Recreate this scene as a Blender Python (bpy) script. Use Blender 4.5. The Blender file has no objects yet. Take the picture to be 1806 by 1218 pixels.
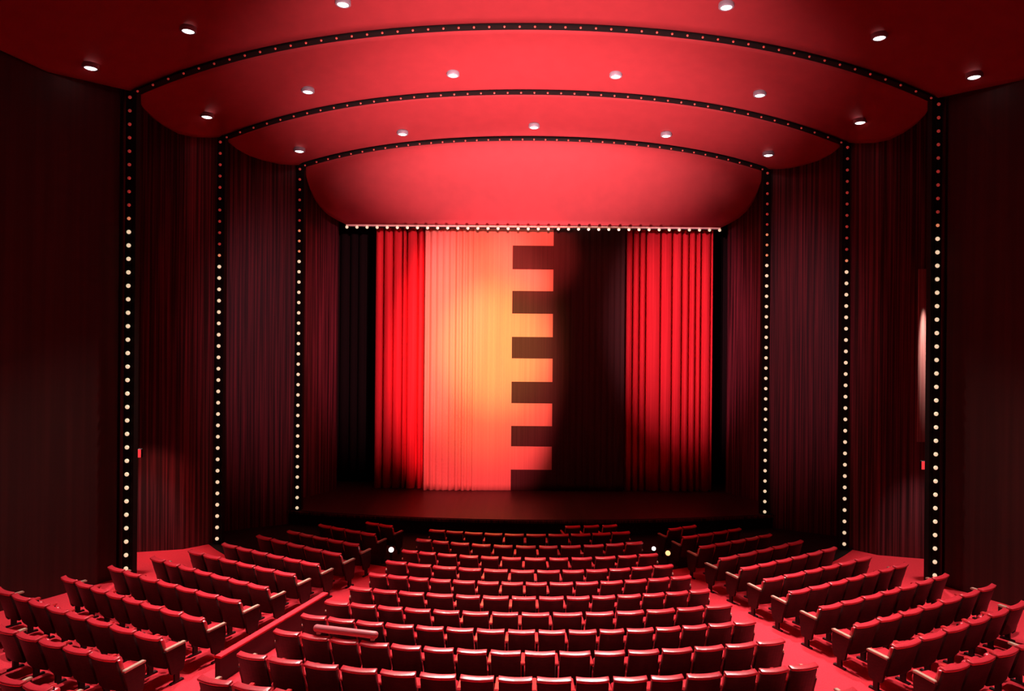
import bpy, bmesh, math, random
from mathutils import Vector, Matrix
from mathutils.bvhtree import BVHTree
random.seed(7)
PI = math.pi
S = bpy.context.scene
C = S.collection

# ------------------------------------------------------------------ camera geometry (metres; camera at x=0, y=0)
F = 1200.0; PX, PY = 939.0, 580.0; TH = 0.0085
H = 6.215                                  # eye height above the floor of the front row
def uv(px, py):
    u, v = px - PX, py - PY
    return u + v * TH, v - u * TH          # pixels from the vanishing point, roll taken out
def at(px, py, Y):                         # the point that the photograph shows at (px, py), Y metres away
    u, v = uv(px, py)
    return Vector((u * Y / F, Y, H - v * Y / F))

cam = bpy.data.objects.new('camera', bpy.data.cameras.new('camera'))
C.objects.link(cam)
cam.data.sensor_width = 36; cam.data.lens = F / 1806 * 36
cam.data.shift_x = (903 - PX) / 1806; cam.data.shift_y = -(609 - PY) / 1806
cam.data.clip_end = 200
cam.matrix_world = Matrix.Translation((0, 0, H)) @ Matrix.Rotation(PI / 2, 4, 'X') @ Matrix.Rotation(TH, 4, 'Z')
S.camera = cam
S.view_settings.view_transform = 'Standard'; S.view_settings.look = 'None'
S.view_settings.gamma = 1; S.view_settings.exposure = 0; S.view_settings.use_curve_mapping = False
S.cycles.use_denoising = True
S.cycles.max_bounces = 6; S.cycles.diffuse_bounces = 4; S.cycles.glossy_bounces = 3
S.cycles.sample_clamp_indirect = 4
W = bpy.data.worlds.new('world'); S.world = W; W.use_nodes = True
W.node_tree.nodes['Background'].inputs[0].default_value = (0.5, 0.06, 0.07, 1)
W.node_tree.nodes['Background'].inputs[1].default_value = 0.012

# ------------------------------------------------------------------ materials
def mat(name, col, rough=0.6, spec=0.5, metal=0.0, emit=None, es=0.0, noise=None, coat=0.0, ior=1.5, bump=0.0):
    m = bpy.data.materials.new(name); m.use_nodes = True
    nt = m.node_tree; b = nt.nodes['Principled BSDF']
    b.inputs['Base Color'].default_value = (*col, 1); b.inputs['Roughness'].default_value = rough
    b.inputs['Specular IOR Level'].default_value = spec; b.inputs['Metallic'].default_value = metal
    b.inputs['Coat Weight'].default_value = coat; b.inputs['IOR'].default_value = ior
    if coat: b.inputs['Coat Roughness'].default_value = 0.12
    if emit:
        b.inputs['Emission Color'].default_value = (*emit, 1); b.inputs['Emission Strength'].default_value = es
    if noise:                               # (scale xyz, second colour, detail, contrast low, high)
        sc, col2, det, lo, hi = noise
        tc = nt.nodes.new('ShaderNodeTexCoord'); mp = nt.nodes.new('ShaderNodeMapping')
        nz = nt.nodes.new('ShaderNodeTexNoise'); rp = nt.nodes.new('ShaderNodeValToRGB')
        mp.inputs['Scale'].default_value = sc; nz.inputs['Scale'].default_value = 1; nz.inputs['Detail'].default_value = det
        nt.links.new(tc.outputs['Object'], mp.inputs['Vector']); nt.links.new(mp.outputs['Vector'], nz.inputs['Vector'])
        nt.links.new(nz.outputs['Fac'], rp.inputs['Fac'])
        rp.color_ramp.elements[0].position = lo; rp.color_ramp.elements[0].color = (*col, 1)
        rp.color_ramp.elements[1].position = hi; rp.color_ramp.elements[1].color = (*col2, 1)
        nt.links.new(rp.outputs['Color'], b.inputs['Base Color'])
        if bump:
            bp = nt.nodes.new('ShaderNodeBump'); bp.inputs['Strength'].default_value = bump; bp.inputs['Distance'].default_value = 0.02
            nt.links.new(nz.outputs['Fac'], bp.inputs['Height']); nt.links.new(bp.outputs['Normal'], b.inputs['Normal'])
    return m
M = {}
M['carpet'] = mat('red_carpet', (.72, .030, .050), .95, .1, noise=((60, 60, 60), (.84, .045, .065), 3, .3, .7), bump=.2)
M['upholstery'] = mat('red_vinyl', (.66, .024, .042), .24, .8, noise=((50, 50, 50), (.74, .032, .052), 2, .3, .7), ior=1.7)
M['arm'] = mat('red_lacquer', (.82, .05, .06), .12, 1.0, ior=2.4)
M['arm_end'] = mat('lit_end_lacquer', (.62, .40, .30), .25, 1.0)  # light reflected by the aisle-end armrests, put into a pale base colour
M['shell'] = mat('dark_brown_seat_shell', (.026, .008, .008), .5, .3, noise=((14, 14, 40), (.045, .012, .011), 4, .35, .7))
M['standard'] = mat('dark_seat_standard', (.025, .008, .008), .5, .3)
M['canopy'] = mat('red_painted_plaster', (.21, .016, .0195), .75, .15, noise=((3, 3, 3), (.23, .018, .0215), 3, .3, .7))
M['black'] = mat('black_paint', (.004, .003, .003), .7, .15)
M['wood'] = mat('dark_red_wood', (.022, .005, .006), .55, .3, noise=((20, 20, .2), (.22, .034, .046), 6, .40, .74), bump=.05)
M['wood_dark'] = mat('near_black_wood', (.030, .007, .006), .6, .3, noise=((8, 8, .15), (.050, .011, .009), 4, .4, .7))
M['stage'] = mat('dark_stage_boards', (.034, .013, .012), .42, .5, noise=((6, .5, 1), (.055, .02, .018), 4, .35, .7))
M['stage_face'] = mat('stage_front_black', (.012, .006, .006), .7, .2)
M['cloth_red'] = mat('red_curtain_cloth', (.66, .028, .034), .9, .1, noise=((30, 30, .2), (.82, .050, .055), 3, .35, .7))
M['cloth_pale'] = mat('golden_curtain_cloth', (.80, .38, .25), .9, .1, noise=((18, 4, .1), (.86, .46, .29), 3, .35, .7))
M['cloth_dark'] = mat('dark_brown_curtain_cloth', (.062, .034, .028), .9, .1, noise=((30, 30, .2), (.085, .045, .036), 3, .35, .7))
M['cloth_black'] = mat('black_curtain_cloth', (.012, .008, .007), .95, .05)
M['bulb'] = mat('cream_bulb', (.9, .8, .6), .3, .5, emit=(1, .78, .50), es=.75)
M['bulb_warm'] = mat('orange_bulb', (.9, .4, .2), .3, .5, emit=(1, .34, .16), es=.55)
M['bulb_red'] = mat('red_bulb', (.7, .08, .06), .3, .5, emit=(1, .10, .08), es=.16)
M['lens'] = mat('white_lamp_lens', (.9, .9, .9), .3, .5, emit=(1, .95, .95), es=4.0)
M['ring'] = mat('pale_lamp_ring', (.22, .17, .20), .4, .5)
M['sign'] = mat('red_sign_face', (.7, .03, .03), .4, .5, emit=(1, .05, .06), es=.9)
M['pale'] = mat('pale_pink_metal', (.75, .42, .40), .3, .6)
M['pad'] = mat('pink_vinyl', (.88, .22, .25), .28, .7)
M['streak_panel'] = mat('light_streak_panel', (.42, .22, .20), .35, .6, noise=((30, 30, .3), (.30, .10, .10), 2, .4, .65))
M['amber'] = mat('amber_lens', (.9, .6, .3), .3, .5, emit=(1, .55, .22), es=1.6)
M['cream'] = mat('cream_paint', (.9, .78, .6), .4, .4)

# ------------------------------------------------------------------ mesh helpers
def obj(name, bm, m, parent=None, smooth=False, recalc=True):
    me = bpy.data.meshes.new(name)
    if recalc: bmesh.ops.recalc_face_normals(bm, faces=bm.faces)
    bm.to_mesh(me); bm.free()
    for mm in (m if isinstance(m, (list, tuple)) else [m]): me.materials.append(M[mm])
    if smooth: me.shade_smooth()
    o = bpy.data.objects.new(name, me); C.objects.link(o)
    if parent: o.parent = parent
    return o
def tag(o, label, cat, group=None, kind=None):
    o['label'] = label; o['category'] = cat
    if group: o['group'] = group
    if kind: o['kind'] = kind
    return o
def thing(name, label, cat, loc=(0, 0, 0), group=None):
    o = bpy.data.objects.new(name, None); C.objects.link(o); o.location = loc
    o.empty_display_size = .1
    return tag(o, label, cat, group)
def struct(name, bm, m, label, cat, smooth=False, recalc=True):
    return tag(obj(name, bm, m, smooth=smooth, recalc=recalc), label, cat, kind='structure')
def box(bm, x0, x1, y0, y1, z0, z1, bev=0.0, seg=2):
    vs = [bm.verts.new((x, y, z)) for x in (x0, x1) for y in (y0, y1) for z in (z0, z1)]
    fs = [(0, 1, 3, 2), (4, 6, 7, 5), (0, 4, 5, 1), (2, 3, 7, 6), (0, 2, 6, 4), (1, 5, 7, 3)]
    f = [bm.faces.new([vs[i] for i in q]) for q in fs]
    if bev:
        es = list({e for q in f for e in q.edges})
        bmesh.ops.bevel(bm, geom=es, offset=bev, segments=seg, affect='EDGES', profile=.5)
def loft(bm, rings, closed=True, caps=True):
    rs = [[bm.verts.new(p) for p in r] for r in rings]
    n = len(rs[0])
    for a, b in zip(rs, rs[1:]):
        for i in range(n if closed else n - 1):
            j = (i + 1) % n
            bm.faces.new((a[i], a[j], b[j], b[i]))
    if caps and closed:
        bm.faces.new(rs[0][::-1]); bm.faces.new(rs[-1])
    return rs
def prism(bm, poly, x0, x1):               # a (y, z) outline extruded along x
    loft(bm, [[(x0, y, z) for y, z in poly], [(x1, y, z) for y, z in poly]])
def ball(bm, c, r, sy=1.0, u=10, v=7):
    bmesh.ops.create_uvsphere(bm, u_segments=u, v_segments=v, radius=r, matrix=Matrix.Translation(c) @ Matrix.Diagonal((1, sy, 1, 1)))
def tube(bm, pts, r, n=10):
    rings = []
    for i, p in enumerate(pts):
        p = Vector(p); d = (Vector(pts[min(i + 1, len(pts) - 1)]) - Vector(pts[max(i - 1, 0)])).normalized()
        a = d.cross(Vector((0, 0, 1)))
        if a.length < 1e-3: a = Vector((1, 0, 0))
        a.normalize(); b = d.cross(a); rr = r[i] if isinstance(r, (list, tuple)) else r
        rings.append([p + a * math.cos(t * 2 * PI / n) * rr + b * math.sin(t * 2 * PI / n) * rr for t in range(n)])
    loft(bm, rings)
def poly_wall(pts, z0, z1, t, side):       # a folded wall of thickness t along a plan polyline; side = +1 / -1 thickens right / left
    bm = bmesh.new(); n = len(pts); out = []
    for i in range(n):
        a = Vector(pts[max(i - 1, 0)]); b = Vector(pts[min(i + 1, n - 1)]); d = (b - a).normalized()
        out.append(Vector(pts[i]) + Vector((d.y, -d.x)) * t * side)
    ring = [Vector(p) for p in pts] + out[::-1]
    loft(bm, [[(p.x, p.y, z0) for p in ring], [(p.x, p.y, z1) for p in ring]])
    return bm

# ------------------------------------------------------------------ floor: a shallow bowl round the stage
CY = 27.0
def floor_z(x, y):
    r = math.hypot(x, y - CY)
    yc = min(CY - r, 17.8)
    return H - (4.75 + .034 * yc + .86)
def on_tops(px, py, h=.86):                # the point at height h above the bowl that the photograph shows at (px, py)
    u, v = uv(px, py); Y = 12.0
    for _ in range(40):
        d = H - floor_z(u * Y / F, Y) - h
        Y = d * F / v
    return Vector((u * Y / F, Y))
bm = bmesh.new()
NX, NY = 72, 44
g = [[bm.verts.new((-18 + 36 * i / NX, 1 + 22 * j / NY, floor_z(-18 + 36 * i / NX, 1 + 22 * j / NY))) for i in range(NX + 1)] for j in range(NY + 1)]
for j in range(NY):
    for i in range(NX): bm.faces.new((g[j][i], g[j][i + 1], g[j + 1][i + 1], g[j + 1][i]))
fl = struct('floor', bm, 'carpet', 'red carpeted auditorium floor sloping gently down to the stage', 'floor', smooth=True)

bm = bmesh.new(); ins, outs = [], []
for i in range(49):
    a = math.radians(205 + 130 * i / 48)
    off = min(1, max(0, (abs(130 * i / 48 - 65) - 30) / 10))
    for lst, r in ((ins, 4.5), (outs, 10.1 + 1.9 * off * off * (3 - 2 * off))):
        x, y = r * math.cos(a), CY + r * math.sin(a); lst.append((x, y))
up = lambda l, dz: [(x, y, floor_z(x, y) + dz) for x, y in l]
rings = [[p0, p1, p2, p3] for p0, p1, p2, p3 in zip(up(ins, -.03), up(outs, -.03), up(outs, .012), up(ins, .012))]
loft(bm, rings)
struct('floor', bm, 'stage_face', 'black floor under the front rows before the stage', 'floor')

# ------------------------------------------------------------------ stage
SZ = H - 5.70
bm = bmesh.new(); front = []
for i in range(33):
    t = -1 + 2 * i / 32
    front.append((t * 9.2, 20.35 + 1.3 * t * t))
ring = front + [(9.2, 27), (-9.2, 27)]
rs = loft(bm, [[(x, y, -.25) for x, y in ring], [(x, y, SZ) for x, y in ring]])
st = struct('stage', bm, ['stage_face', 'stage'], 'dark wooden stage floor with a curved front edge below the curtains', 'stage')
for p in st.data.polygons:
    p.material_index = 1 if p.normal.z > .7 else 0
bm = bmesh.new()
top = [[(x, y - .05, SZ - .10), (x, y - .05, SZ - .02), (x, y - .004, SZ - .02), (x, y - .004, SZ - .10)] for x, y in front]
loft(bm, top)
struct('trim_1', bm, 'wood', 'dark wooden nosing strip along the curved stage edge', 'trim')

# ------------------------------------------------------------------ arches: four bays of ceiling stepping down to the stage
ARCH = {1: (16.2, 707, -532, 124), 2: (19.1, 548, -416, 86), 3: (21.2, 408, -334, 51)}     # Y, half span, crown, rise (in units of Y / F)
def arch_pt(k, t, dv=0.0, dy=0.0):
    Y, w, c, s = ARCH[k]
    return Vector((t * w * Y / F, Y + dy, H - (c + s * (.7 * t * t + .3 * t ** 4) + dv) * Y / F))
def W0(t): return Vector((t * 11.6, 11.5, H + 8.0 - 1.9 * (.7 * t * t + .3 * t ** 4)))
CAN = []
def canopy(name, front, corner, back, ywt, zwt, label, xs=.80):
    nb = 48; Bc = [p.copy() for p in corner]
    tb = abs(Bc[-1].x)
    main = [back(-1 + 2 * i / nb) for i in range(nb + 1)]
    main = [p for p in main if abs(p.x) < tb - .02]
    right = [Vector((-p.x, p.y, p.z)) for p in Bc[::-1]]
    B = Bc + main + right
    L = [0.0]
    for a, b in zip(B, B[1:]): L.append(L[-1] + (b - a).length)
    nc = len(Bc) - 1; Lc = L[nc]; Lt = L[-1]
    def tf(l):
        if l < Lc: return -1 + (1 - xs) * (l / Lc)
        if l > Lt - Lc: return 1 - (1 - xs) * ((Lt - l) / Lc)
        return -xs + 2 * xs * (l - Lc) / (Lt - 2 * Lc)
    Fr = [front(tf(l)) for l in L]
    bm = bmesh.new(); NV = 14; rows = []
    for j in range(NV + 1):
        v = j / NV
        rows.append([bm.verts.new((f.x + (b.x - f.x) * v, f.y + (b.y - f.y) * ywt(v), f.z + (b.z - f.z) * zwt(v))) for f, b in zip(Fr, B)])
    for a, b in zip(rows, rows[1:]):
        for i in range(len(B) - 1):
            try: bm.faces.new((a[i], b[i], b[i + 1], a[i + 1]))
            except ValueError: pass
    bmesh.ops.remove_doubles(bm, verts=bm.verts, dist=1e-4)
    bmesh.ops.recalc_face_normals(bm, faces=bm.faces)
    if sum(f.normal.z * f.calc_area() for f in bm.faces) > 0: bmesh.ops.reverse_faces(bm, faces=bm.faces)
    CAN.append(BVHTree.FromBMesh(bm))
    o = struct(name, bm, 'canopy', label, 'ceiling', smooth=True, recalc=False)
    s = o.modifiers.new('thickness', 'SOLIDIFY'); s.thickness = .06; s.offset = -1
    return o
def corner(pts, Ya, Yb):
    out = []
    n = len(pts) - 1
    for i, (px, py) in enumerate(pts):
        Y = Ya + (Yb - Ya) * (i / n) ** .9
        out.append(at(px, py, Y))
    return out
lin = lambda v: v
c1 = [W0(-1) + Vector((0, .05, -.02)), Vector((-11.35, 13.0, H + 5.75)), Vector((-10.6, 14.8, H + 5.50)), arch_pt(1, -1, -4, -.02)]
canopy('ceiling', W0, c1, lambda t: arch_pt(1, t, -4, -.02), lin, lin, 'nearest red ceiling bay, in front of the largest bulb-lined arch', .93)
canopy('ceiling', lambda t: arch_pt(1, t, 0, .14), corner([(243, 172), (252, 190), (268, 207), (290, 223), (315, 236), (342, 242), (370, 243), (394, 242)], 16.36, 19.15),
       lambda t: arch_pt(2, t, -3, .05), lin, lambda v: v ** 1.15, 'red ceiling bay between the largest and the middle arch', .84)
canopy('ceiling', lambda t: arch_pt(2, t, 0, .14), corner([(402, 250), (418, 263), (440, 275), (465, 283), (490, 289), (512, 291), (535, 291)], 19.26, 21.25),
       lambda t: arch_pt(3, t, -3, .05), lin, lambda v: v ** 1.15, 'red ceiling bay between the middle and the smallest arch', .82)
VY = 23.2
def val(t): return Vector((t * 345 * VY / F, VY, H + 181 * VY / F))
cc = corner([(539, 299), (541, 315), (546, 332), (554, 350), (565, 366), (579, 379), (594, 388), (611, 394)], 21.36, VY)
cc[-1].z = val(0).z
canopy('ceiling', lambda t: arch_pt(3, t, 0, .14), cc, val, lambda v: v ** .8, lambda v: v ** 1.25,
       'red concave ceiling shell hanging in front of the curtains', .86)

# dark fascia bands of the arches, and the posts that carry them
def fascia(k, name, label):
    bm = bmesh.new(); rings = []
    for i in range(61):
        t = (-1 + 2 * i / 60) * 1.015
        a, b = arch_pt(k, t, 0), arch_pt(k, t, -7)
        rings.append([(a.x, a.y - .06, a.z), (a.x, a.y + .14, a.z), (b.x, b.y + .14, b.z), (b.x, b.y - .06, b.z)])
    loft(bm, rings)
    struct(name, bm, 'black', label, 'trim')
fascia(1, 'trim_2', 'black fascia band of the largest ceiling arch')
fascia(2, 'trim_3', 'black fascia band of the middle ceiling arch')
fascia(3, 'trim_4', 'black fascia band of the smallest ceiling arch')
bm = bmesh.new()
a = val(0)
box(bm, -330 * VY / F, 330 * VY / F, VY - .03, VY + .03, a.z - .05, a.z + .012)
struct('trim_5', bm, 'cream', 'thin cream batten along the lower edge of the ceiling shell', 'trim')

ROOF = H + 8.2
size = {1: 'nearest', 2: 'middle', 3: 'farthest'}
n = 6
for k in (1, 2, 3):
    Y, w, c, s = ARCH[k]
    for sd in (-1, 1):
        x = sd * (w + 3) * Y / F
        base = SZ - .05 if k == 3 else floor_z(x, Y) - .15
        bm = bmesh.new(); tw = .125 if k == 1 else .11
        box(bm, x - tw, x + tw, Y - .02, Y + .16, base, arch_pt(k, 1, -6).z)
        struct('trim_%d' % n, bm, 'black', 'black edge post of the %s wall panel on the %s' % (size[k], 'left' if sd < 0 else 'right'), 'trim'); n += 1

# ------------------------------------------------------------------ side walls, folded like a saw-tooth
for sd, nm in ((-1, 'left'), (1, 'right')):
    def q(*pts): return [(sd * x, y) for x, y in pts]
    s_ = -sd if sd < 0 else -1
    side = -1 if sd < 0 else 1
    struct('wall_' + nm, poly_wall(q((16.0, 5.0), (9.86, 16.2)), -.6, ROOF, .1, side), 'wood_dark', 'near-black %s wall beside the rear rows of seats' % nm, 'wall')
    struct('wall_' + nm, poly_wall(q((9.80, 16.40), (11.0, 18.05), (9.50, 18.60), (8.98, 19.2)), -.6, ROOF, .1, side), 'wood', 'dark wooden %s wall panel between the nearest and middle bulb strips' % nm, 'wall')
    struct('wall_' + nm, poly_wall(q((8.93, 19.30), (9.35, 20.25), (7.42, 21.3)), -.6, ROOF, .1, side), 'wood', 'dark wooden %s wall panel between the middle and farthest bulb strips' % nm, 'wall')
    struct('wall_' + nm, poly_wall(q((7.40, 21.40), (7.68, 22.6), (6.86, 24.0)), -.6, ROOF, .1, side), 'wood', 'dark wooden %s wall panel between the farthest bulb strip and the curtains' % nm, 'wall')
bm = bmesh.new(); box(bm, -10, 10, 26.4, 26.5, -.3, ROOF)
struct('wall_back', bm, 'black', 'black back wall behind the curtains', 'wall')

# ------------------------------------------------------------------ strips of bulbs
BM = {1: (2.62, 2.25), 2: (2.30, 1.72), 3: (3.05, 2.35)}
def bulb_mat(z, k):  # colour steps by height: red on top, then orange, cream below
    d = z - H
    return 'bulb_red' if d > BM[k][0] else ('bulb_warm' if d > BM[k][1] else 'bulb')
bulb_me = {}
def bulb_mesh(mn, r):
    if (mn, r) not in bulb_me:
        bm = bmesh.new(); ball(bm, (0, 0, 0), r, .8)
        me = bpy.data.meshes.new('bulb'); bm.to_mesh(me); bm.free(); me.materials.append(M[mn]); me.shade_smooth(); bulb_me[(mn, r)] = me
    return bulb_me[(mn, r)]
def add_bulb(root, p, mn, r):
    o = bpy.data.objects.new('bulb', bulb_mesh(mn, r)); C.objects.link(o); o.parent = root; o.location = Vector(p) - root.location
bottom = {1: .40, 2: .22, 3: SZ + .03}
for k in (1, 2, 3):
    Y, w, c, s = ARCH[k]
    for sd in (-1, 1):
        x = sd * (w + 3) * Y / F; zt = arch_pt(k, 1).z - .10
        zb = bottom[k]
        t = thing('light_strip', 'vertical strip of round bulbs on the %s post at the %s wall' % (size[k], 'left' if sd < 0 else 'right'), 'strip light', (x, Y - .02, zb), 'vertical strips of bulbs')
        bm = bmesh.new(); box(bm, -.045, .045, -.022, 0, -.02, zt - zb + .05)
        obj('rail', bm, 'black', t)
        m = round((zt - zb) / .318)
        for i in range(m + 1):
            z = zb + .06 + (zt - zb - .06) * i / m
            add_bulb(t, (x, Y - .075, z), bulb_mat(z, k), .050 if bulb_mat(z, k) == 'bulb' else .040)
    t = thing('light_strip', 'arched strip of small red bulbs under the %s black arch' % {1: 'largest', 2: 'middle', 3: 'smallest'}[k], 'strip light', (0, Y, arch_pt(k, 0).z), 'arched strips of bulbs')
    bm = bmesh.new()
    rings = []
    for i in range(61):
        p = arch_pt(k, (-1 + i / 30) * .995, -1) - t.location
        rings.append([(p.x, -.10, p.z - .012), (p.x, -.062, p.z - .012), (p.x, -.062, p.z + .03), (p.x, -.10, p.z + .03)])
    loft(bm, rings); obj('rail', bm, 'black', t)
    m = {1: 52, 2: 46, 3: 40}[k]
    for i in range(m + 1):
        p = arch_pt(k, (-1 + 2 * i / m) * .985, -1)
        add_bulb(t, (p.x, Y - .08, p.z - .035), 'bulb_red', .028)
t = thing('light_strip', 'straight strip of cream bulbs along the lower edge of the ceiling shell', 'strip light', (0, VY, val(0).z - .05))
bm = bmesh.new(); box(bm, -331 * VY / F, 331 * VY / F, -.04, .02, -.035, -.002); obj('rail', bm, 'black', t)
for i in range(38):
    add_bulb(t, (-328 * VY / F + 656 * VY / F * i / 37, VY - .05, val(0).z - .085), 'bulb', .052)

# ------------------------------------------------------------------ downlights in the ceiling bays
LAMPS = []
def lamp_proto():
    t = thing('downlight', 'x', 'light')
    bm = bmesh.new(); n = 20; pr = [(.17, .06), (.17, -.03), (.155, -.045), (.125, -.045), (.11, .0)]
    loft(bm, [[(r * math.cos(2 * PI * i / n), r * math.sin(2 * PI * i / n), z) for i in range(n)] for r, z in pr], caps=False)
    obj('trim_ring', bm, 'ring', t, smooth=True)
    bm = bmesh.new()
    loft(bm, [[(r * math.cos(2 * PI * i / n), r * math.sin(2 * PI * i / n), z) for i in range(n)] for r, z in ((.122, -.038), (.09, -.055), (.04, -.062))])
    obj('lens', bm, 'lens', t, smooth=True)
    return t
proto = lamp_proto()
def dup(root):
    r = root.copy(); C.objects.link(r)
    for ch in root.children:
        c = ch.copy(); C.objects.link(c); c.parent = r
        for g2 in ch.children:
            d = g2.copy(); C.objects.link(d); d.parent = c
    return r
ORD = ['first', 'second', 'third', 'fourth', 'fifth', 'sixth', 'seventh', 'eighth', 'ninth', 'tenth', 'eleventh', 'twelfth', 'thirteenth', 'fourteenth', 'fifteenth', 'sixteenth']
DL = [(0, 'nearest ceiling bay', [(160, 115), (332, 50), (605, 3), (1281, 8), (1551, 62), (1718, 131)]),
      (1, 'ceiling bay behind the largest arch', [(365, 202), (543, 158), (799, 129), (1086, 131), (1340, 164), (1517, 212)]),
      (2, 'ceiling bay behind the middle arch', [(528, 263), (710, 233), (942, 221), (1175, 236), (1355, 270)])]
first = True
for k, nm, pts in DL:
    for i, (px, py) in enumerate(pts):
        o0 = Vector((0, 0, H)); d = (at(px, py, 10) - o0).normalized()
        hit = CAN[k].ray_cast(o0, d, 60)
        p = hit[0] if hit[0] is not None else at(px, py, 14)
        o = proto if first else dup(proto); first = False
        o.location = (p.x, p.y, p.z - .03)
        tag(o, 'round white ceiling downlight, %s from the left in the %s' % (ORD[i], nm), 'light', 'ceiling downlights')
        LAMPS.append(o.location.copy())

# ------------------------------------------------------------------ curtains
KY = 24.0
def cz(py, Y=KY): return H + (PY - py) * Y / F
def cx(px, Y=KY): return (px - PX) * Y / F
def curtain(name, px0, px1, Y, amp, per, m, label, seed, zbot=SZ + .015, jitter=.45, flat=0.0):
    rnd = random.Random(seed); bm = bmesh.new()
    x0, x1 = cx(px0, Y), cx(px1, Y); xs = [x0]; ys = [0.0]
    x = x0; folds = []
    while x < x1 - per * .3:
        w = per * (1 + jitter * (rnd.random() * 2 - 1)); folds.append((x, min(w, x1 - x), amp * (.6 + .7 * rnd.random()))); x += w
    P = []
    for fx, w, a in folds:
        e = .030 + .014 * rnd.random(); D = a * (.55 + .6 * rnd.random())
        prof = [(0, D), (e, D), (e + .004, .02)]
        m_ = w - 2 * e - .008
        prof += [(e + .004 + m_ * i / 12, .02 - .075 * math.sin(PI * i / 12) ** .8) for i in range(1, 12)]
        prof += [(w - e - .004, .02), (w - e, D)]
        P += [(fx + q_, y_) for q_, y_ in prof]
    P.append((x1, 0.0))
    zt = cz(372, Y); zs = [zbot + (zt - zbot) * j / 10 for j in range(11)]
    cols = []
    for j, z in enumerate(zs):
        k = .9 + .1 * math.cos(j * .8)
        cols.append([bm.verts.new((px_, Y + y * k, z)) for px_, y in P])
    for a, b in zip(cols, cols[1:]):
        for i in range(len(P) - 1): bm.faces.new((a[i], a[i + 1], b[i + 1], b[i]))
    o = obj(name, bm, m, smooth=True)
    s = o.modifiers.new('thickness', 'SOLIDIFY'); s.thickness = .012; s.offset = 1
    return tag(o, label, 'curtain', 'stage curtains')
curtain('stage_curtain', 588, 668, 25.2, .10, .30, 'cloth_black', 'black curtain leg and shaded red curtain edge at the left end of the stage', 1)  # black cloth also stands in for the unlit edge of the red curtain
curtain('stage_curtain', 660, 747, 24.16, .62, .27, 'cloth_red', 'red deeply folded curtain to the left of the bright patterned curtain', 5)
curtain('stage_curtain', 1103, 1256, 24.10, .60, .36, 'cloth_red', 'red deeply folded curtain to the right of the dark brown curtain half', 8)
curtain('stage_curtain', 1252, 1292, 25.2, .10, .30, 'cloth_black', 'black curtain leg at the right end of the stage', 4)
# the house curtain: golden on the left, dark brown on the right, the two interlocking like the teeth of a comb
bm = bmesh.new(); Yc = 24.0
xa, xb = cx(903), cx(975)
xs = []
rnd = random.Random(3)
def depth(x):
    if x < cx(840): return -.10 * abs(math.sin((x - cx(748)) * PI / .21 + .5 * math.sin(x * 3))) - .015 * math.sin(x * 23)
    if x < xa: return -.018 * abs(math.sin(x * PI / .19)) - .03 * (xa - x)
    if x < xb: return 0.0
    return -.05 * abs(math.sin((x - xb) * PI / .22)) ** .8
def samp(p0, p1, n): return [cx(p0) + (cx(p1) - cx(p0)) * i / n for i in range(n)]
xs = samp(749, 903, 120) + samp(903, 975, 6) + samp(975, 1101, 90) + [cx(1101)]
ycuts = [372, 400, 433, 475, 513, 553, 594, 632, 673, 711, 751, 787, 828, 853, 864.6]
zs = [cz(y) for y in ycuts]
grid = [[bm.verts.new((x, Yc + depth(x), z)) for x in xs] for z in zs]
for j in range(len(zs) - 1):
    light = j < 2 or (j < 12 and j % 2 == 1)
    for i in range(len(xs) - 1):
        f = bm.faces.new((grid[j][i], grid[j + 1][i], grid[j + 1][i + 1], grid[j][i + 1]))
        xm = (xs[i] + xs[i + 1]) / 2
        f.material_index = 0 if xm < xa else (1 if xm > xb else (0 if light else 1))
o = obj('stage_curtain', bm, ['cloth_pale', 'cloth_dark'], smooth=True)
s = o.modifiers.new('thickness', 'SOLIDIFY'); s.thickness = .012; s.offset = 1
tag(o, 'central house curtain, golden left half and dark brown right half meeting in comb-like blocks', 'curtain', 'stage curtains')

# ------------------------------------------------------------------ seats
SW = .55; BW = .485
def bow(x): return -.042 * (1 - (2 * x / BW) ** 2)
def slab(bm, sec, n=8, w=BW, edge=.05):    # sec: closed (y, z) outline, swept across the width following the bow, ends rounded in
    rings = []
    for i in range(n + 1):
        x = -w / 2 + w * i / n
        rings.append([(x, y + bow(x), z) for y, z in sec])
    cyz = (sum(y for y, z in sec) / len(sec), sum(z for y, z in sec) / len(sec))
    def shr(x, k): return [(x, cyz[0] + (y - cyz[0]) * k + bow(w / 2), cyz[1] + (z - cyz[1]) * k) for y, z in sec]
    rings = [shr(-w / 2 - .006, .93)] + rings + [shr(w / 2 + .006, .93)]
    loft(bm, rings)
def rrect(c, hw, hh, ang, r, n=4):
    pts = []
    for sx, sz, a0 in ((1, 1, 0), (-1, 1, PI / 2), (-1, -1, PI), (1, -1, 3 * PI / 2)):
        for i in range(n + 1):
            a = a0 + PI / 2 * i / n
            pts.append((sx * (hw - r) + r * math.cos(a), sz * (hh - r) + r * math.sin(a)))
    ca, sa = math.cos(ang), math.sin(ang)
    return [(c[0] + x * ca - z * sa, c[1] + x * sa + z * ca) for x, z in pts]
REC = math.atan2(.16, .52)                 # recline of the back
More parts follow.
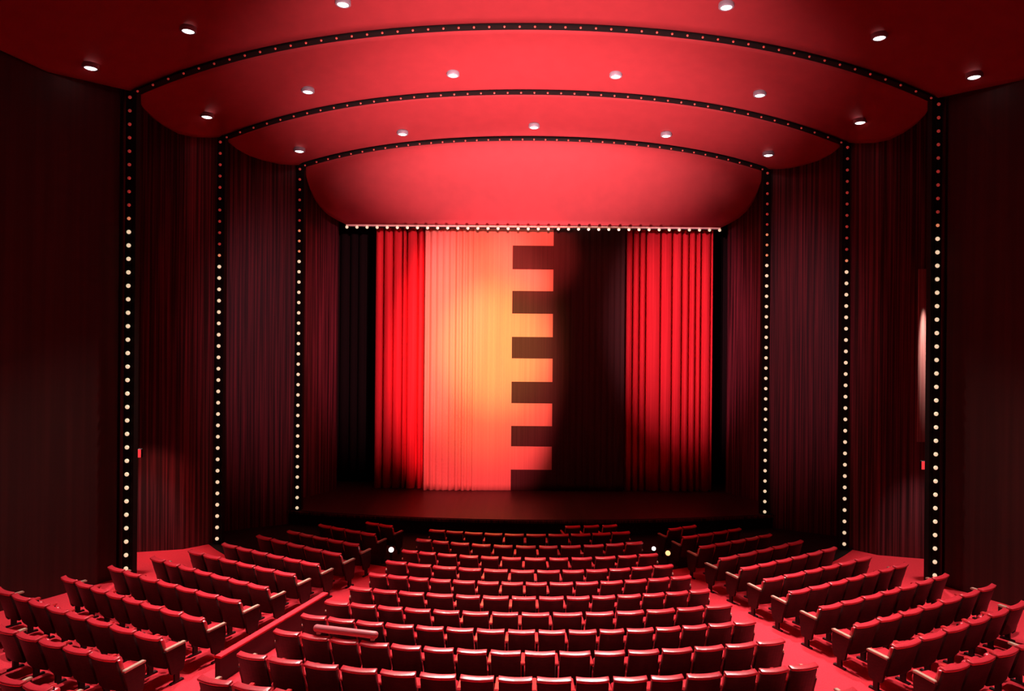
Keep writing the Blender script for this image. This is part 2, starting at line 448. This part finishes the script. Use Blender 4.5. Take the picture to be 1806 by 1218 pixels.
def seat_parts(t, arms):
    bm = bmesh.new(); slab(bm, rrect((-.215, .545), .022, .275, REC, .015, 2), w=.462); obj('backrest_shell', bm, 'shell', t)
    bm = bmesh.new(); slab(bm, rrect((-.155, .565), .035, .235, REC, .03), w=BW - .05); obj('backrest_pad', bm, 'upholstery', t, smooth=True)
    bm = bmesh.new(); slab(bm, rrect((-.288, .838), .056, .021, REC * .55, .017), w=.472); obj('top_pad', bm, 'upholstery', t, smooth=True)
    bm = bmesh.new(); box(bm, -BW / 2 + .055, BW / 2 - .055, -.10, .31, .36, .50, .05, 3); obj('seat_cushion', bm, 'upholstery', t, smooth=True)
    for sx, end in arms:
        x = sx * SW / 2; w = .030
        bm = bmesh.new()
        prism(bm, [(-.215, .600), (-.215, .625), (-.20, .638), (.14, .638), (.165, .63), (.172, .615), (.16, .60), (-.205, .597)], x - w, x + w)
        bmesh.ops.bevel(bm, geom=[e for e in bm.edges if abs(e.verts[0].co.x - e.verts[1].co.x) < 1e-6], offset=.006, segments=2, affect='EDGES')
        obj('armrest', bm, 'arm_end' if end else 'arm', t)
        bm = bmesh.new(); h = .016 if not end else .022
        if end: out = [(-.235, .595), (.155, .595), (.16, .42), (.13, .20), (.10, .165), (-.10, .165), (-.125, .20), (-.17, .40)]
        else: out = [(-.20, .595), (.14, .595), (.13, .42), (.06, .165), (-.06, .165), (-.13, .42)]
        prism(bm, out, x - h, x + h)
        sp = obj('end_panel' if end else 'standard', bm, 'shell' if end else 'standard', t)
        bm = bmesh.new()
        prism(bm, [(-.045, .175), (.045, .175), (.045, .025), (-.045, .025)], x - .02, x + .02)
        prism(bm, [(-.12, .028), (.12, .028), (.13, -.012), (-.13, -.012)], x - .024, x + .024)
        obj('pedestal', bm, 'standard', sp)
KINDS = {}
def seat(kind):
    # kind: which arms, and which of them are aisle ends
    if kind not in KINDS:
        t = thing('theatre_seat', 'x', 'seat'); seat_parts(t, kind); KINDS[kind] = t; return t
    return dup(KINDS[kind])
N_SEATS = 0
def place(p, fwd, w, kind, label, group):
    global N_SEATS
    t = seat(kind); fwd = fwd.normalized()
    q = p + fwd * .285                     # p is the middle of the back's top edge
    t.location = (q.x, q.y, floor_z(q.x, q.y) + .004)
    t.rotation_euler = (0, 0, math.atan2(-fwd.x, fwd.y))
    t.scale = (w / SW, 1, 1)
    tag(t, label, 'seat', group); N_SEATS += 1

def circle3(a, b, c):
    ax, ay, bx, by, cx_, cy_ = *a, *b, *c
    d = 2 * (ax * (by - cy_) + bx * (cy_ - ay) + cx_ * (ay - by))
    ux = ((ax**2 + ay**2) * (by - cy_) + (bx**2 + by**2) * (cy_ - ay) + (cx_**2 + cy_**2) * (ay - by)) / d
    uy = ((ax**2 + ay**2) * (cx_ - bx) + (bx**2 + by**2) * (ax - cx_) + (cx_**2 + cy_**2) * (bx - ax)) / d
    return Vector((ux, uy)), math.hypot(ax - ux, ay - uy)

# rows of the centre block, from the stage to the back: seat edges along the row, heights of the top edge at left end / middle / right end
CENTRE = [
    ([756, 786, 818, 853, 888, 926, 965, 1005, 1043, 1078, 1112], 933, 942, 936.5),
    ([733, 762, 793, 830, 868, 907, 948, 986, 1027, 1067, 1102, 1135], 948.5, 962, 953.5),
    ([708, 738, 770, 808, 846, 882, 922, 966, 1005, 1047, 1088, 1125, 1162], 968, 983, 974.5),
    ([680, 718, 762, 807, 851, 898, 945, 990, 1032, 1073, 1113, 1152, 1188], 987, 1005, 994),
    ([650, 683, 720, 757, 797, 840, 882, 925, 967, 1013, 1057, 1100, 1142, 1182, 1220], 1009, 1026.5, 1013.5),
    ([615, 657, 702, 750, 802, 849, 900, 948, 997, 1042, 1087, 1132, 1173, 1215, 1253], 1033, 1051.5, 1037.5),
    ([572, 617, 665, 712, 762, 813, 865, 917, 972, 1030, 1085, 1138, 1192, 1243, 1292], 1057, 1080, 1063),
    ([530, 577, 627, 678, 732, 785, 838, 893, 947, 1000, 1055, 1103, 1155, 1202, 1248, 1293, 1333], 1081, 1110.5, 1092),
    ([482, 530, 582, 633, 688, 745, 803, 862, 922, 983, 1045, 1105, 1165, 1223, 1278, 1333, 1385], 1108, 1148, 1125),
    ([418, 472, 535, 599, 668, 737, 808, 875, 943, 1012, 1078, 1145, 1208, 1275, 1337, 1390, 1443], 1148, 1194, 1168),
    ([349, 411, 480, 555, 632, 712, 793, 872, 950, 1028, 1105, 1180, 1253, 1322, 1387, 1450, 1512], 1190, 1250, 1212),
]
ROWPTS = {}
for ri, (edges, yl, ym, yr) in enumerate(CENTRE):
    xm = PX
    A, B_, D = on_tops(edges[0], yl), on_tops(xm, ym), on_tops(edges[-1], yr)
    cc_, R = circle3(A, B_, D)
    pts = []
    for px in edges:
        # the ray in plan meets the row's arc
        k = None
        Y = B_.y
        for _ in range(30):
            z = H - floor_z(k[0] if k else 0, Y) - .86
            yv = z * F / Y
            x = (px - PX + yv * TH) / F * Y
            dx = x - cc_.x
            Y = cc_.y - math.sqrt(max(R * R - dx * dx, 1e-6)); k = (x, Y)
        pts.append(Vector(k))
    ROWPTS[ri] = (pts, cc_)
    n = len(edges) - 1
    rown = ORD[ri] if ri else 'front'
    for i in range(n):
        if ri == 10 and 3 < i < 13: continue            # that far back only the row's ends are in the picture
        a, b = pts[i], pts[i + 1]; m_ = (a + b) / 2
        arms = [(-1, i == 0)]
        if i == n - 1: arms.append((1, True))
        if ri == 10:
            lab = 'red-topped theatre seat, %s from the %s in the nearest centre row at the bottom edge' % (ORD[i] if i < 8 else ORD[n - 1 - i], 'left' if i < 8 else 'right')
        elif ri == 0:
            lab = 'red-topped theatre seat, %s from the left in the frontmost full centre row' % ORD[i]
        else:
            lab = 'red-topped theatre seat, %s from the left in the %s full centre row from the stage' % (ORD[i], rown)
        place(m_, (cc_ - m_).normalized() + Vector((0, .25 if ri < 4 else 0)), (b - a).length * (.955 if ri in (1, 2) else 1), tuple(arms), lab, 'seats of the centre block')
# the three seats that stand alone in front
e3 = [(995, 1025), (1028, 1058), (1061, 1090)]
for i, (p0, p1) in enumerate(e3):
    a, b = on_tops(p0, 927.5 - i * .8), on_tops(p1, 927 - i * .8)
    m_ = (a + b) / 2
    place(m_, Vector((0, 26)) - m_, (b - a).length, ((-1, False),) if i < 2 else ((-1, False), (1, True)), 'red-topped theatre seat, %s of the three standing alone ahead of the centre rows' % ['left one', 'middle one', 'right one'][i], 'three front seats')

LEFT = [   # from the stage back; edges from the outer (wall) end to the aisle end
    ([645, 668, 693], 919, 927),
    ([562, 582, 606, 637, 663], 923, 941),
    ([507, 528, 550, 578, 607, 633], 934, 959),
    ([453, 480, 510, 538, 570, 602], 942, 976),
    ([392, 424, 450, 477, 503, 533, 563], 956, 994),
    ([333, 362, 390, 418, 450, 485, 521], 968, 1012),
    ([267, 292, 318, 345, 373, 406, 440, 473], 980, 1035),
    ([192, 222, 250, 282, 315, 350, 388, 424], 996, 1059),
    ([110, 139, 168, 194, 222, 254, 287, 322, 360], 1014, 1091),
    ([-6, 29, 59, 90, 123, 159, 199, 241, 285], 1034, 1124),
    ([-6, 36, 76, 118, 162, 210], 1101, 1160),
    ([0, 46, 92], 1190, 1213),
]
RIGHT = [  # edges from the aisle end to the outer (wall) end
    ([1178, 1202, 1228], 932, 925),
    ([1203, 1230, 1257, 1285, 1307], 946, 930),
    ([1233, 1260, 1290, 1315, 1338, 1361], 963, 940),
    ([1268, 1300, 1336, 1362, 1388, 1416], 984, 951),
    ([1306, 1335, 1366, 1391, 1419, 1446, 1475], 1001, 963),
    ([1346, 1382, 1421, 1449, 1476, 1505, 1536], 1021, 979),
    ([1391, 1428, 1464, 1495, 1524, 1551, 1575, 1600], 1043, 991),
    ([1445, 1483, 1520, 1553, 1582, 1612, 1641, 1672], 1070, 1010),
    ([1506, 1544, 1582, 1617, 1650, 1688, 1722, 1755], 1102, 1028),
    ([1574, 1620, 1661, 1703, 1740, 1773, 1808], 1138, 1058),
    ([1659, 1702, 1747, 1789, 1832], 1178, 1126),
]
def side_block(rows, nm):
    for ri, (e, y0, y1) in enumerate(rows):
        P, Q = on_tops(e[0], y0), on_tops(e[-1], y1)
        n = len(e) - 1
        ts = []
        d = Q - P
        for px in e:                        # where the ray in plan meets the row's line
            s = .5
            for _ in range(30):
                x, Y = P.x + d.x * s, P.y + d.y * s
                yv = (H - floor_z(x, Y) - .86) * F / Y
                k = (px - PX + yv * TH) / F
                # P.x + d.x s = k (P.y + d.y s)
                s = (k * P.y - P.x) / (d.x - k * d.y)
            ts.append(s)
        # even the widths out a little
        ev = [ts[0] + (ts[-1] - ts[0]) * i / n for i in range(n + 1)]
        ts = [.35 * a + .65 * b for a, b in zip(ts, ev)]
        fwd = Vector((-d.y, d.x)).normalized()
        if fwd.y < 0: fwd = -fwd
        sag = .02 * d.length
        for i in range(n):
            s = (ts[i] + ts[i + 1]) / 2
            m_ = P + d * s - fwd * sag * (1 - (2 * s - 1) ** 2) * .6
            w = d.length * (ts[i + 1] - ts[i])
            fw = fwd + d.normalized() * (.5 - s) * (.16 if n > 3 else .05)
            arms = [(-1, i == 0)]
            if i == n - 1: arms.append((1, True))
            idx = n - 1 - i if nm == 'left' else i
            pos = 'aisle seat' if idx == 0 else 'seat %s from the aisle' % ORD[idx]
            row = 'frontmost' if ri == 0 else ('%s' % ORD[ri])
            lab = 'red-topped theatre %s, %s row from the stage, %s block' % (pos, row, nm)
            place(m_, fw, w, tuple(arms), lab, 'seats of the %s block' % nm)
side_block(LEFT, 'left'); side_block(RIGHT, 'right')

# ------------------------------------------------------------------ low parapet along the left aisle
def ground(px, py, h):
    p = on_tops(px, py, h); return Vector((p.x, p.y, floor_z(p.x, p.y) + h))
a, b = ground(574, 1044, .46), ground(384, 1156, .46)
d = (b - a); L = d.length
t = thing('parapet', 'low dark parapet with a red carpeted top running along the left aisle', 'parapet', (a.x, a.y, a.z - .46))
t.rotation_euler = (0, 0, math.atan2(d.y, d.x))
sl = d.z
bm = bmesh.new()
loft(bm, [[(0, -.05, -.02), (0, .05, -.02), (0, .05, .42), (0, -.05, .42)], [(L, -.05, sl - .03), (L, .05, sl - .03), (L, .05, .42 + sl), (L, -.05, .42 + sl)]])
obj('panel', bm, 'standard', t)
bm = bmesh.new()
loft(bm, [[(0, -.065, .42), (0, .065, .42), (0, .065, .45), (0, .05, .46), (0, -.05, .46), (0, -.065, .45)], [(L, -.065, .42 + sl), (L, .065, .42 + sl), (L, .065, .45 + sl), (L, .05, .46 + sl), (L, -.05, .46 + sl), (L, -.065, .45 + sl)]])
obj('cap', bm, 'carpet', t)

# pink padded bar held above the backs of the second row from behind
pts, cc_ = ROWPTS[8]
def on_row(px):
    for a, b, e0, e1 in zip(pts, pts[1:], CENTRE[8][0], CENTRE[8][0][1:]):
        if e0 <= px <= e1: return a + (b - a) * ((px - e0) / (e1 - e0))
pa, pb = on_row(557), on_row(660)
zt = lambda p: floor_z(p.x, p.y) + .87
t = thing('padded_bar', 'pink padded bar on two pale brackets above the seat backs near the left aisle', 'bar', (pa.x, pa.y, zt(pa)))
A3 = Vector((0, .05, .085)); B3 = Vector((pb.x - pa.x, pb.y - pa.y + .05, zt(pb) - zt(pa) + .085))
dd = (B3 - A3).normalized()
bm = bmesh.new(); tube(bm, [A3 - dd * .05, A3 - dd * .042, A3 - dd * .02, A3, B3, B3 + dd * .02, B3 + dd * .042, B3 + dd * .05], [.02, .04, .056, .06, .06, .056, .04, .02], 14); obj('bar', bm, 'pad', t, smooth=True)
for q in (A3 + dd * .05, B3 - dd * .03):
    bm = bmesh.new(); box(bm, q.x - .035, q.x + .035, q.y - .06, q.y + .01, q.z - .078, q.z - .03, .008); obj('bracket', bm, 'pale', t)

# small aisle lamps near the front of the aisles
def aisle_lamp(px, py, h, m, r, label):
    p = ground(px, py, h)
    t = thing('aisle_lamp', label, 'lamp', (p.x, p.y, p.z - h), 'aisle lamps')
    bm = bmesh.new(); box(bm, -.03, .03, -.03, .03, -.01, h - r * .6, .005); box(bm, -.07, .07, -.07, .07, -.01, .02, .004); obj('post', bm, 'black', t)
    bm = bmesh.new(); ball(bm, (0, 0, h), r, 1, 14, 10); obj('globe', bm, m, t, smooth=True)
aisle_lamp(690, 969, .66, 'lens', .062, 'white globe lamp at the front of the left aisle')
aisle_lamp(1153, 967, .72, 'lens', .05, 'white globe lamp beside the end of the centre row at the right aisle')
aisle_lamp(1178, 975, .62, 'amber', .062, 'amber globe lamp in the front of the right aisle')

# exit signs in the side passages
for px, py, nm, sd in ((246, 799, 'left', -1), (1628, 820, 'right', 1)):
    p = at(px, py, 17.0)
    t = thing('exit_sign', 'small red lit sign box behind the nearest %s bulb strip' % nm, 'sign', p, 'red signs')
    bm = bmesh.new(); box(bm, -.055, .055, -.02, .06, -.11, .11, .01); obj('housing', bm, 'black', t)
    bm = bmesh.new(); box(bm, -.05, .05, -.032, -.021, -.10, .10, .004); obj('face', bm, 'sign', t)
    bm = bmesh.new(); box(bm, (-.055 if sd < 0 else .05), (-.05 if sd < 0 else .055), 0, .04, -.03, .03)
    box(bm, min(sd * .05, sd * .62), max(sd * .05, sd * .62), .01, .035, -.02, .02); obj('bracket', bm, 'black', t)

# pale panel added to carry the streak of light on the right-hand passage wall
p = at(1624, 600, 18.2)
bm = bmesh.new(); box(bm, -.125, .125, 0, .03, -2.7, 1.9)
o = struct('trim_%d' % n, bm, 'streak_panel', 'tall narrow pale panel added for the light streak behind the nearest right bulb strip', 'trim'); o.location = p - Vector((0, .10, 0)); n += 1
PANEL = p.copy()

# ------------------------------------------------------------------ lights
def spot(name, loc, target, power, col, size, blend=.6, rad=.15, scale=(1, 1, 1)):
    l = bpy.data.lights.new(name, 'SPOT'); l.energy = power; l.color = col; l.spot_size = math.radians(size); l.spot_blend = blend; l.shadow_soft_size = rad
    o = bpy.data.objects.new(name, l); C.objects.link(o); o.location = loc
    o.rotation_euler = (Vector(target) - Vector(loc)).to_track_quat('-Z', 'Y').to_euler()
    o.scale = scale
    return o
# downlights: the beams tilt back towards the seats, the outermost ones stay dark
BEAM = {0: (0, 50, 420, 420, 60, 0), 1: (0, 520, 520, 520, 520, 0), 2: (30, 60, 60, 60, 30)}
for i, lp in enumerate(LAMPS):
    k, j = (0, i) if i < 6 else ((1, i - 6) if i < 12 else (2, i - 12))
    e = BEAM[k][j] * 10
    if e:
        ty = {0: 9.0, 1: 11.4, 2: 14.0}[k]; fx = 1.35 if k == 1 and j in (1, 4) else (1.15 if k == 0 else 1.0)
        spot('downlight_beam', (lp.x, lp.y, lp.z - .09), (lp.x * fx, ty, 0), e, (1, .90, .84), {0: 62, 1: 48, 2: 34}[k], .6, .12)
# stage lighting on the curtains
FOH = (0, 3, H + 3.2)
def on_curtain(px, py): return Vector((cx(px), KY, cz(py)))
spot('amber_spot', FOH, on_curtain(872, 612), 12500, (1, .82, .24), 15, 1.0, scale=(.85, 1.0, 1))
spot('amber_spot', FOH, on_curtain(858, 605), 8500, (1, .80, .24), 24, 1.0, scale=(.72, 1.05, 1))
spot('red_wash', FOH, on_curtain(840, 635), 24000, (1, .11, .16), 31, .45, scale=(.56, 1, 1))
spot('red_left', (5.5, 3, H + 3), on_curtain(690, 560), 17000, (1, .34, .46), 26, .9, scale=(.66, 1, 1))
spot('red_right', (-5.5, 3, H + 3), on_curtain(1208, 570), 27000, (1, .34, .50), 23, 1.0, scale=(.62, 1, 1))
spot('red_top', FOH, on_curtain(938, 450), 32000, (1, .09, .10), 10.5, 1.0)
# uplights washing the ceiling bays; footlights at the stage edge light the shell over the curtains
WASH = (1, .60, .62)
spot('footlight', (0, 20.9, SZ + .1), (0, 22.55, H + 4.75), 18000, WASH, 20, .9, .3, scale=(4.0, 1, 1))
spot('ceiling_wash', (0, 12.5, H - 4), (0, 20.0, H + 6.1), 15000, WASH, 58, 1.0, .3, scale=(1.25, .7, 1))
spot('ceiling_wash', (0, 9, H - 3.5), (0, 17.4, H + 6.8), 16000, WASH, 62, 1.0, .3, scale=(1.15, .7, 1))
spot('ceiling_wash', (0, 5.5, H - 3), (0, 14.2, H + 7.4), 13500, WASH, 56, 1.0, .3, scale=(.85, .7, 1))
# unseen spots added to brighten the side walls
for sd in (-1, 1):
    spot('wall_fill', (-2 * sd, 3, H + 3), (sd * 8.1, 21.2, H - .6), 4200, (1, .34, .44), 28, 1.0, scale=(.6, 1.0, 1))
# unseen spots added to make the lit patches in the side passages
spot('passage_fill', (PANEL.x - .5, 16.9, H + 2.2), (PANEL.x + .02, 18.1, H - .35), 2400, (1, .75, .65), 26, 1.0, .03, scale=(.22, 1, 1))
spot('passage_fill', (-9.9, 17.0, 3.6), (-10.2, 18.2, 1.3), 150, (1, .25, .2), 80, 1.0, .1)
for sd in (-1, 1):
    spot('passage_fill', (sd * 9.9, 17.2, 4.6), (sd * 10.0, 17.0, 0), 420, (1, .9, .84), 62, .6, .05)
print('seats', N_SEATS)
